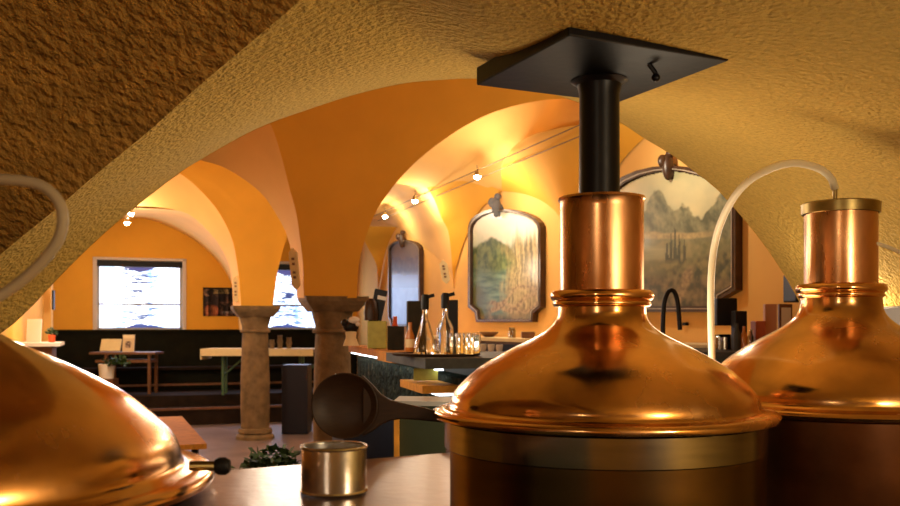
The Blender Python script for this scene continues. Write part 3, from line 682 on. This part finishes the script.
# coffee grinder like black bag with card on the yellow box
t = thing('tilted_menu_board', P(376, 320.5, 7.0), 'black tilted menu holder rising above the yellow box', 'menu holder')
q = MB(); q.box(P(378, 306, 7.03), (.10, .025, .26), ry=math.radians(12), bev=.004); obj('board', q, black, t)
q = MB(); q.box(P(382, 298, 7.005), (.07, .008, .03), ry=math.radians(12)); obj('card', q, white, t, label='white lettered strip')
q = MB(); q.lathe([(.001, 0), (.05, 0), (.055, .06), (.045, .14), (.02, .17), (.001, .17)], P(371, 320.4, 6.98), 20); obj('pouch', q, dark_wood, t, True, label='dark brown pouch')
q = MB(); q.lathe([(.001, 0), (.045, .002), (.055, .03), (.05, .06), (.03, .085), (.018, .11), (.018, .17), (.001, .172)], (P(395, 0, 7.4).x, 7.4, 1.66), 24)
t = thing('red_carafe', (P(395, 0, 7.4).x, 7.4, 1.576), 'small red carafe glinting left of the tall dark box', 'carafe')
obj('carafe_body', q, red, t, True)
q = MB(); q.lathe([(.001, 0), (.05, 0), (.05, .012), (.012, .02), (.012, .085), (.001, .086)], (P(395, 0, 7.4).x, 7.4, 1.577), 20); obj('foot', q, black, t, True)
cc, ss = bx(407, 427, 301, 6.3, .08); q = MB(); q.box(cc, ss, rz=.15, bev=.005); obj('tall_box', q, carton_m, None, label='tall dark carton behind the conical bottle', cat='box')
t = thing('liqueur_bottle', (P(410, 0, 6.1).x, 6.1, zw), 'amber labelled bottle standing before the tall dark carton', 'bottle')
amber = mat('amber_glass', (.45, .16, .03), .15)
q = MB(); cpt = (P(410, 0, 6.1).x, 6.1, zw); q.lathe([(.001, 0), (.028, 0), (.03, .01), (.03, .11), (.014, .15), (.012, .20), (.001, .201)], cpt, 20); lb_ = obj('bottle_body', q, amber, t, True)
q = MB(); q.lathe([(.0305, .03), (.031, .031), (.031, .085), (.0305, .086)], cpt, 20); obj('paper_label', q, cream, lb_, True, label='cream paper label')
cc, ss = bx(447, 458, 300, 6.2, .1); q = MB(); q.box(cc, ss, bev=.006); obj('speaker_box', q, black, None, label='narrow black box behind the straight bottle', cat='box')
t = thing('cow_figurine', (P(350, 0, 7.9).x, 7.9, zw), 'small black and white figurine beside the nearer column capital', 'figurine')
c = Vector((P(351, 0, 7.9).x, 7.9, zw)); 
q = MB(); q.lathe([(.001, 0), (.07, 0), (.06, .03), (.045, .07), (.05, .12), (.001, .15)], c, 16); obj('figure_base', q, glass if False else cream, t, True)
q = MB(); q.sphere(c+Vector((0, 0, .17)), .07, (1, .8, .8)); q.sphere(c+Vector((-.05, -.02, .20)), .035); obj('figure_body', q, black, t, True)
q = MB(); q.sphere(c+Vector((.03, -.03, .225)), .045, (1.1, .8, .7)); q.sphere(c+Vector((.06, -.03, .19)), .02); obj('figure_head', q, white, t, True, label='white head')
# shelf bottle beneath bar
q = MB(); q.box(P(432, 369, 4.95), (.14, .05, .07), bev=.005); q2 = obj('green_carton', q, yellow, None, label='olive carton on the lower shelf under the tray', cat='box')
q2.location.z = 1.44; q2.location.x = (A0+ad*3.2+an*0).x; q2.location.y = (A0+ad*3.2+an*0).y

# back counter along the painted wall
def wc(Y, off, z): 
    x = 1.556-.389*(Y-10); return Vector((x, Y, z))+Vector((-.932, -.363, 0))*off
bc = thing('back_counter', wc(10, .3, .0), 'long pale-topped back counter running under the paintings', 'counter')
q = MB(); q.prism([wc(7.3, .03, 1.56), wc(14, .03, 1.56), wc(14, .55, 1.56), wc(7.3, .55, 1.56)], (0, 0, .04)); obj('counter_top', q, cream, bc)
q = MB(); q.prism([wc(7.4, .03, .002), wc(13.9, .03, .002), wc(13.9, .5, .002), wc(7.4, .5, .002)], (0, 0, 1.556)); obj('cabinet_body', q, brown_wood, bc)
q = MB(); q.prism([wc(10.6, .502, 1.40), wc(12.7, .502, 1.40), wc(12.7, .51, 1.53), wc(10.6, .51, 1.53)][:4], Vector((-.0093, -.0036, 0))*3); obj('niche_dark_slab', q, black, bc)  # raised black slab standing in for the dark inside of a niche
cup = MB(); cup.lathe([(.001, 0), (.028, 0), (.04, .05), (.042, .09), (.038, .09), (.025, .008), (.001, .006)], (0, 0, 0), 20)
rack = thing('cup_shelf', wc(11.4, .72, .004), 'narrow dark stand holding a row of white cups behind the bar', 'shelf')
q = MB(); q.prism([wc(10.6, .60, 1.42), wc(12.3, .60, 1.42), wc(12.3, .85, 1.42), wc(10.6, .85, 1.42)], (0, 0, .02)); obj('shelf_board', q, dark_wood, rack)
for Y in (10.7, 12.2):
    q = MB(); q.box(wc(Y, .72, .713), (.05, .05, 1.41)); obj('leg', q, dark_wood, rack)
c0 = None
for i in range(7):
    Y = 10.75+i*.22
    if c0 is None: c0 = obj('white_cup', cup, white, None, True, 'small white cup in the row behind the bar glasses', 'cup', 'white cups in a row on the cup shelf'); o = c0
    else: o = c0.copy(); C.objects.link(o)
    o.location = wc(Y, .74, 1.441)
# objects on the back counter
def lat(name, prof, x, Y, z, m, label, cat):
    q = MB(); q.lathe(prof, (0, 0, 0), 24); o = obj(name, q, m, None, True, label, cat); o.location = (P(x, 0, Y).x, Y, z); return o
zc2 = 1.601
def onc(x, off=.3):          # point on the back counter seen at pixel x
    k = (x-450)/F; Y = (1.556+3.89-.932*off-.389*.363*off)/(k+.389); return Y-.0
lat('metal_bowl', [(.001, .001), (.05, .001), (.12, .05), (.125, .07), (.115, .07), (.045, .012), (.001, .01)], 489, onc(489), zc2, brown_wood, 'dark bowl on the back counter under the river painting', 'bowl')
lat('steel_jug', [(.001, .001), (.045, .001), (.045, .09), (.035, .11), (.04, .13), (.034, .13), (.03, .11), (.04, .085), (.04, .01), (.001, .01)], 512, onc(512), zc2, steel, 'small steel jug under the right part of the river painting', 'jug')
q = MB(); Y = onc(528); q.box((P(528, 0, Y).x, Y, zc2+.04), (.16, .12, .078), bev=.01); obj('storage_tin', q, brown_wood, None, label='brown storage tin next to the steel jug', cat='tin')
# tall faucet between kettles
Yf = 6.9
t = thing('gooseneck_faucet', (P(664, 0, Yf).x, Yf, 1.582), 'dark gooseneck faucet in front of the valley painting', 'faucet')
q = MB(); q.lathe([(.001, 0), (.035, 0), (.03, .02), (.001, .022)], (P(663, 0, Yf).x, Yf, 1.582), 16); obj('foot', q, black_iron, t, True)
q = MB(); q.tube(spl(px([(663,348,Yf),(663,325,Yf),(664,305,Yf),(667,294,Yf),(671,290,Yf),(675,293,Yf),(678,305,Yf),(680,330,Yf)]), 40), .018, 12); obj('spout', q, black_iron, t, True)
# coffee equipment to the right
def cbox(name, x0, x1, y0, Y, m, label, cat, z0=zc2, d=.16, bev=.006):
    q = MB(); top = EYE+(HOR-y0)*Y/F; q.box((P((x0+x1)/2, 0, Y).x, Y, (z0+top)/2), ((x1-x0)*Y/F, d, top-z0), bev=bev); return obj(name, q, m, None, label=label, cat=cat)
# worktop carrying them
q = MB(); q.prism([(1.30, 6.0, 1.54), (2.3, 6.0, 1.54), (2.3, 7.1, 1.54), (1.55, 7.1, 1.54)], (0, 0, .04)); 
t = thing('side_worktop', (1.85, 6.5, .002), 'side worktop glimpsed between the two kettles', 'worktop')
obj('top_board', q, slate, t); q = MB(); q.prism([(1.38, 6.06, .51), (2.26, 6.06, .51), (2.26, 7.04, .51), (1.6, 7.04, .51)], (0, 0, 1.028)); obj('cabinet_body', q, green_panel, t)
zs = 1.582
t = thing('coffee_grinder', (P(725, 0, 6.6).x, 6.6, zs), 'black coffee grinder with steel foot beside the hanging hose', 'coffee grinder')
q = MB(); q.box(P(724, 312, 6.6), (.15, .15, .20), bev=.008); obj('hopper', q, black, t)
q = MB(); q.lathe([(.001, 0), (.085, 0), (.085, .09), (.06, .11), (.001, .11)], (P(725, 0, 6.6).x, 6.6, zs), 24); obj('foot', q, steel, t, True)
cbox('black_canister', 733, 745, 311, 6.4, black, 'short black canister right of the coffee grinder', 'canister', zs, .1)
for i, (x, h, m, lb) in enumerate([(737, .19, slate, 'dark slim bottle below the black canister'), (744, .17, amber, 'amber slim bottle between the two kettles'), (751, .15, glass, 'clear slim bottle left of the red binder')]):
    q = MB(); q.lathe([(.001, 0), (.022, 0), (.024, .01), (.024, h*.6), (.010, h*.8), (.010, h), (.001, h)], (P(x, 0, 6.15).x, 6.15, zs), 16); obj('slim_bottle', q, m, None, True, lb, 'bottle')
cbox('red_binder', 753, 763, 321, 6.5, mat('faded_red', (.45, .12, .06), .6), 'faded red binder at the foot of the right kettle dome', 'binder', zs, .12)
cbox('pink_panel', 764, 776, 304, 6.75, pink, 'pinkish upright board right of the red binder', 'board', zs, .05)
t = thing('notice_frame', (P(785, 0, 6.85).x, 6.85, zs), 'white notice in a brown frame beside the right kettle neck', 'notice')
q = MB(); q.box((P(785, 0, 6.85).x, 6.85, zs+.17), (.10, .03, .335)); obj('frame', q, brown_wood, t)
q = MB(); q.box((P(785, 0, 6.85).x, 6.83, zs+.17), (.07, .012, .28)); obj('sheet', q, white, t)
q = MB(); q.prism([P(787, 275, 6.7), P(801, 302, 6.7), P(801+30, 302, 6.7), P(801+30, 275, 6.7)], (0, .2, 0)); 
t = obj('black_loudspeaker', MB().box(P(810, 288, 6.5), (.30, .25, .205), bev=.01), black, None, label='black box on the wall in the gap left of the right chimney', cat='loudspeaker')
# wall socket
q = MB(); q.box(W(687, 324, .012), (.05, .05, .03), rz=math.radians(111)); obj('wall_socket', q, black, None, label='tiny black socket on the wall below the valley painting', cat='socket')
# grey cabinet right of right kettle
q = MB(); q.box((1.89, 3.72, 1.17), (.16, .3, 1.335), bev=.01); obj('control_cabinet', q, grey_m, None, label='grey enamel cabinet at the right edge behind the right kettle', cat='cabinet')

# ---------------------------------------------------------------- hall furniture
def legs(t, pts, r, z0, z1, m):
    for p in pts: q = MB(); q.box((p[0], p[1], (z0+z1)/2), (r, r, z1-z0)); obj('leg', q, m, t)
# near wooden table on the left: edge runs into the hall
a = Vector((-2.08, 7.7, 0)); zt_ = .74
t = thing('wooden_table', a+Vector((-.7, 1.0, 0)), 'honey wood table corner peeking out behind the left copper dome', 'table')
pts = [a, a+U*2.5, a+U*2.5-V*1.0, a-V*1.0]
q = MB(); q.prism([p+Vector((0, 0, .70)) for p in pts], (0, 0, .045)); obj('table_top', q, wood, t)
legs(t, [a-V*.09+U*.09, a-V*.09+U*2.4, a-V*.9+U*.09, a-V*.9+U*2.4], .05, 0, .70, black)
# book table on the podium
def tp(x, Y): return P(x, 0, Y).x
PZ = .5
t = thing('display_table', (tp(128, 16.6), 16.6, PZ), 'brown two-shelf table displaying books under the left window', 'table')
q = MB(); q.box((tp(127, 16.6), 16.6, 1.245), (1.20, .5, .04)); obj('table_top', q, brown_wood, t)
q = MB(); q.box((tp(127, 16.6), 16.6, 1.10), (1.0, .45, .05)); obj('shelf', q, brown_wood, t)
legs(t, [(tp(106, 16.4), 16.42), (tp(149, 16.4), 16.42), (tp(106, 16.4), 16.8), (tp(149, 16.4), 16.8)], .05, PZ, 1.225, brown_wood)
def lean(name, x0, x1, y0, Y, z0, m, label, cat, tilt=-15):
    w = (x1-x0)*Y/F; h = (EYE+(HOR-y0)*Y/F)-z0; q = MB(); q.box((P((x0+x1)/2, 0, Y).x, Y, z0+h/2+.005), (w, .03, h), rx=math.radians(tilt)); return obj(name, q, m, None, label=label, cat=cat)
lean('open_book', 101, 121, 339, 16.55, 1.266, cream, 'open cream book propped on the display table, left one', 'book', -25)
def cover(u, v):
    c = (.65, .50, .30)
    if math.hypot((u-.5), (v-.42)*1.3) < .28: c = (.10, .06, .05) if fbm(u*9, v*9, 3) > -.05 else (.5, .35, .25)
    if v > .8: c = (.78, .66, .42)
    return c
t = thing('standing_book', (tp(128, 16.5), 16.5, 1.266), 'upright illustrated book beside the open book on the display table', 'book')
m_, cols = grid(cover, 24, 36, lambda u, v: Vector((tp(122.5, 16.5)+.21*u, 16.48+.05*v, 1.27+.31*v)))
obj('cover', m_, print_m, t, cols=cols)
q = MB(); q.prism([Vector((tp(122.5, 16.5), 16.485, 1.268)), Vector((tp(122.5, 16.5)+.21, 16.485, 1.268)), Vector((tp(122.5, 16.5)+.21, 16.535, 1.58)), Vector((tp(122.5, 16.5), 16.535, 1.58))], (0, .03, 0)); obj('page_block', q, white, t)
# long cloth table
t = thing('long_table', (tp(258, 16.4), 16.4, PZ), 'long high table with a cream cloth top and green folding legs', 'table')
x0, x1 = tp(204, 16.2), tp(314, 16.2)
q = MB(); q.box(((x0+x1)/2, 16.4, 1.295), (x1-x0, .75, .05)); obj('table_top', q, brown_wood, t)
q = MB(); q.box(((x0+x1)/2, 16.4, 1.327), (x1-x0+.03, .78, .014)); q.box(((x0+x1)/2, 16.01, 1.27), (x1-x0+.03, .012, .12)); q.box((x0-.005, 16.35, 1.24), (.02, .7, .19)); obj('tablecloth', q, cream, t)
def xleg(xa, xb):
    q = MB(); q.box((xa, 16.2, PZ+.385), (.045, .045, .77)); obj('leg', q, green_metal, t)
    q = MB(); q.box((xb, 16.6, PZ+.385), (.045, .045, .77)); obj('leg', q, green_metal, t)
    q = MB(); q.tube([(xa, 16.25, PZ+.35), (xa+.45, 16.3, PZ+.76)], .018, 8); obj('brace', q, green_metal, t, True)
xleg(tp(223, 16.2), tp(226, 16.6)); xleg(tp(303, 16.2), tp(300, 16.6))
for x, h, lb in ((272, .16, 'short candle glass on the long cloth table, left one'), (280, .24, 'taller carved candle holder on the long cloth table'), (289, .2, 'rough candle lantern on the long cloth table, right one')):
    q = MB(); q.lathe([(.001, 0), (.05, 0), (.04, h*.2), (.055, h*.5), (.04, h*.8), (.05, h), (.001, h)], (0, 0, 0), 16); o = obj('candle_holder', q, stone, None, True, lb, 'candle holder'); o.location = (tp(x, 16.3), 16.3, 1.335)
# potted plant under the display table
t = thing('potted_herb', (tp(108, 16.1), 15.98, .5), 'white pot with a green herb in front of the display table', 'potted plant')
q = MB(); q.lathe([(.001, 0), (.12, 0), (.14, .25), (.13, .26), (.001, .25)], (tp(107, 16.0), 15.98, .81), 20); obj('pot', q, white, t, True)
q = MB(); q.box((tp(107, 16.0), 15.98, .655), (.32, .3, .31)); obj('plinth', q, brown_wood, t)
def foliage(c, rad, n, size, m, par, flat=.7):
    q = MB()
    for i in range(n):
        d = Vector((random.gauss(0, 1), random.gauss(0, 1), abs(random.gauss(0, 1))*flat)).normalized(); p = Vector(c)+Vector((d.x*rad[0], d.y*rad[1], d.z*rad[2]))*random.uniform(.35, 1)
        a = Vector((random.uniform(-1, 1), random.uniform(-1, 1), random.uniform(-.3, .8))).normalized()*size; b = a.cross(Vector((random.uniform(-1, 1), random.uniform(-1, 1), 1))).normalized()*size*.35
        q.add([p, p+a*.5+b, p+a, p+a*.5-b], [(0, 1, 2, 3)])
    o = obj('foliage', q, m, par); o['kind'] = 'stuff'; return o
foliage((tp(118, 16.0), 15.95, 1.06), (.22, .15, .16), 160, .09, leaf, t)
# planter with shrub beyond the counter
t = thing('planter_shrub', (P(272, 0, 5.2).x, 5.2, 0), 'leafy dark green plant in a grey planter just beyond the metal counter', 'potted plant')
q = MB(); q.box((P(262, 0, 5.2).x, 5.2, .42), (.55, .24, .83), bev=.01); obj('planter', q, clay, t)
foliage((P(275, 0, 5.15).x, 5.15, .86), (.19, .12, .22), 900, .055, leaf, t)
foliage((P(249, 0, 5.15).x, 5.15, .84), (.16, .10, .13), 160, .05, leaf, t)
# black cabinet between the columns, standing at the podium
q = MB(); q.box((P(297, 0, 14.7).x, 14.7, .56), (.42, .45, 1.11), bev=.01); obj('black_cabinet', q, navy, None, label='tall black box on the floor between the two stone columns', cat='cabinet')
# bench along the window wall
t = thing('wall_bench', WW(2.1, .5, .5), 'long dark bench running along the wainscot under the windows', 'bench')
obj('seat', slab(-.5, 4.9, .62, .12, .90, .95), podium_m, t); obj('skirt', slab(-.5, 4.9, .5, .14, .502, .90), wainscot, t)
obj('foot_rail', slab(-.5, 4.9, .66, .60, .60, .64), brown_wood, t)
# low rail in front of podium (thin lit bar)
# shelf on the left wall with cards
t = thing('wall_shelf', P(34, 352, 12.2), 'pale wall shelf with leaflets at the far left wall', 'shelf')
def LWp(Y, off): 
    k = (l1.y-Y)/.94; return Vector((l1.x+.342*k, Y, 0))+Vector((.94, .342, 0))*off
zsf = 1.48
q = MB(); q.prism([LWp(11.6, .02)+Vector((0, 0, zsf)), LWp(11.6, .55)+Vector((0, 0, zsf)), LWp(12.6, .55)+Vector((0, 0, zsf)), LWp(12.6, .02)+Vector((0, 0, zsf))], (0, 0, .045)); obj('shelf_board', q, white, t)
q = MB(); q.prism([LWp(11.7, .02)+Vector((0, 0, .002)), LWp(11.7, .45)+Vector((0, 0, .002)), LWp(12.5, .45)+Vector((0, 0, .002)), LWp(12.5, .02)+Vector((0, 0, .002))], (0, 0, zsf-.004)); obj('cabinet_body', q, brown_wood, t)
p = LWp(11.9, .22); q = MB(); q.box((p.x, p.y, zsf+.05+.155), (.19, .02, .31), rx=math.radians(-6)); obj('leaflet', q, white, None, label='white leaflet standing on the far left wall shelf', cat='leaflet')
t = thing('small_herb_pot', LWp(11.9, .45)+Vector((0, 0, zsf+.046)), 'little green herb pot right of the white leaflet', 'potted plant')
p = LWp(12.1, .42); q = MB(); q.lathe([(.001, 0), (.04, 0), (.05, .10), (.001, .10)], (p.x, p.y, zsf+.046), 16); obj('pot', q, red, t, True)
foliage((p.x, p.y, zsf+.15), (.07, .07, .10), 60, .05, leaf, t)
# hanging strap on pilaster
q = MB(); q.box(LWp(16.0, .09)+Vector((0, 0, 2.25)), (.14, 1.0, 5.6-.0), rz=math.radians(20)); 
struct('trim_3', MB().box(LWp(16.2, .05)+Vector((0, 0, 2.5)), (.16, .5, 4.9), rz=math.radians(20)), ochre_lit)
q = MB(); q.box(LWp(15.8, .18)+Vector((0, 0, 2.2)), (.03, .06, .34)); obj('coat_hook_rail', q, black, None, label='dark strip hanging on the pilaster left of the left window', cat='hook rail')

# ---------------------------------------------------------------- ceiling lights
t = thing('wire_track', (0.3, 11.5, 3.70), 'pair of tensioned lamp wires crossing the aisle vault', 'wire track')
for off in (0, .11):
    q = MB(); a = P(620, 107, 8.15)+Vector((off, 0, -off*.6)); b = P(372, 217, 16.3)+Vector((off, 0, -off*.6)); q.tube([a, b], .0055, 6); obj('wire', q, wire_m, t, True)
def spot(p, label, grp=None, aim=(0, 0, -1)):
    p = Vector(p); t = thing('spot_lamp', p+Vector((0, 0, -.05)), label, 'lamp')
    q = MB(); q.lathe([(.001, .05), (.02, .05), (.045, -.02), (.04, -.02), (.015, .035)], p, 16); obj('reflector', q, steel, t, True)
    q = MB(); q.sphere(p+Vector((0, 0, -.025)), .042, seg=8); obj('bulb', q, bulb, t, True)
    q = MB(); q.tube([p+Vector((0, 0, .05)), p+Vector((0, 0, .12))], .006, 6); obj('clip', q, wire_m, t)
    return t
spot(P(477,172,11.4)+Vector((0,-.05,-.04)), 'bright spot lamp on the wires between flue and river painting')
spot(P(415,197,13.6)+Vector((0,0,-.03)), 'small spot lamp on the wires above the dark painting')
spot(P(385,213,15.4)+Vector((0,0,-.03)), 'farthest small spot lamp at the low end of the wires')
spot(P(131,212,14.3), 'bright upper lamp near the ceiling above the left window')
t = spot(P(127,221,14.3), 'lower lamp hanging just under the upper one above the left window')
def light(kind, loc, power, col, size=.1, rot=None, name='lamp_or_fill_light', size_y=None):
    l = bpy.data.lights.new(name, kind); l.energy = power; l.color = col
    if kind == 'POINT': l.shadow_soft_size = size
    else:
        l.size = size
        if size_y: l.shape = 'RECTANGLE'; l.size_y = size_y
    o = bpy.data.objects.new(name, l); C.objects.link(o); o.location = Vector(loc)
    if rot: o.rotation_euler = rot
    return o
warm = (1, .80, .55); warmw = (1, .84, .62)
light('POINT', P(477,176,11.2)+Vector((0,-.1,-.1)), 34, warmw, .05)
light('POINT', P(415,200,13.4)+Vector((0,-.05,-.15)), 30, warmw, .05)
light('POINT', P(385,216,15.3)+Vector((0,-.05,-.12)), 20, warmw, .05)
light('POINT', P(131,216,14.1)+Vector((0,-.15,-.1)), 30, warmw, .05)
light('POINT', (.2, 10.7, 3.2), 28, warmw, .08)  # from here hall fill lights added for brightness, no lamp modelled
light('POINT', (1.45, 7.9, 3.35), 42, warmw, .06)
light('POINT', (-3.7, 11.2, 2.3), 56, warmw, .15)
light('POINT', (-5.4, 12.3, 2.5), 44, warmw, .1)
light('POINT', (-5.6, 14.9, 2.4), 40, warmw, .1)
light('POINT', (-.9, 5.0, 2.2), 26, warmw, .2)
light('POINT', (-1.9, 5.6, 1.9), 22, warmw, .15)
light('POINT', (.4, 11.6, 2.5), 16, warmw, .2)
light('POINT', (-4.9, 11.6, 1.95), 14, warmw, .1)
# daylight through the windows
for t0, t1 in WIN:
    o = light('AREA', WW((t0+t1)/2, 2.3, -.10), 28, (.62, .72, 1), t1-t0-.2, (math.radians(-90), 0, math.radians(20)), 'window_light', 1.2)
    o.rotation_euler = (Vector((.342, -.94, -.35))).to_track_quat('-Z', 'Y').to_euler()
# brew bay: lamp behind the right kettle, then unseen fills added
light('POINT', (1.85, 4.08, 1.90), 14, warm, .05)
light('POINT', (.64, 3.04, 1.48), 42, warm, .4)  # unseen uplight added behind the central kettle to brighten the vault
light('POINT', (1.5, .3, 1.9), 55, warm, .15)
light('POINT', (-1.2, -1.6, 2.3), 34, warm, .15)

wd = bpy.data.worlds.new('World'); bpy.context.scene.world = wd; wd.use_nodes = True
wd.node_tree.nodes['Background'].inputs[0].default_value = (1, .6, .3, 1); wd.node_tree.nodes['Background'].inputs[1].default_value = .02

cam = bpy.data.cameras.new('camera'); co = bpy.data.objects.new('camera', cam); C.objects.link(co)
co.location = (0, 0, EYE); co.rotation_euler = (math.pi/2, 0, 0)
cam.sensor_width = 36; cam.lens = 36*F/900; cam.shift_y = (HOR-253)/900; cam.clip_start = .02
cam.dof.use_dof = True; cam.dof.focus_distance = 2.9; cam.dof.aperture_fstop = 6.3
bpy.context.scene.camera = co
vs = bpy.context.scene.view_settings
vs.view_transform = 'Standard'; vs.look = 'None'; vs.gamma = 1; vs.use_curve_mapping = False; vs.exposure = 0
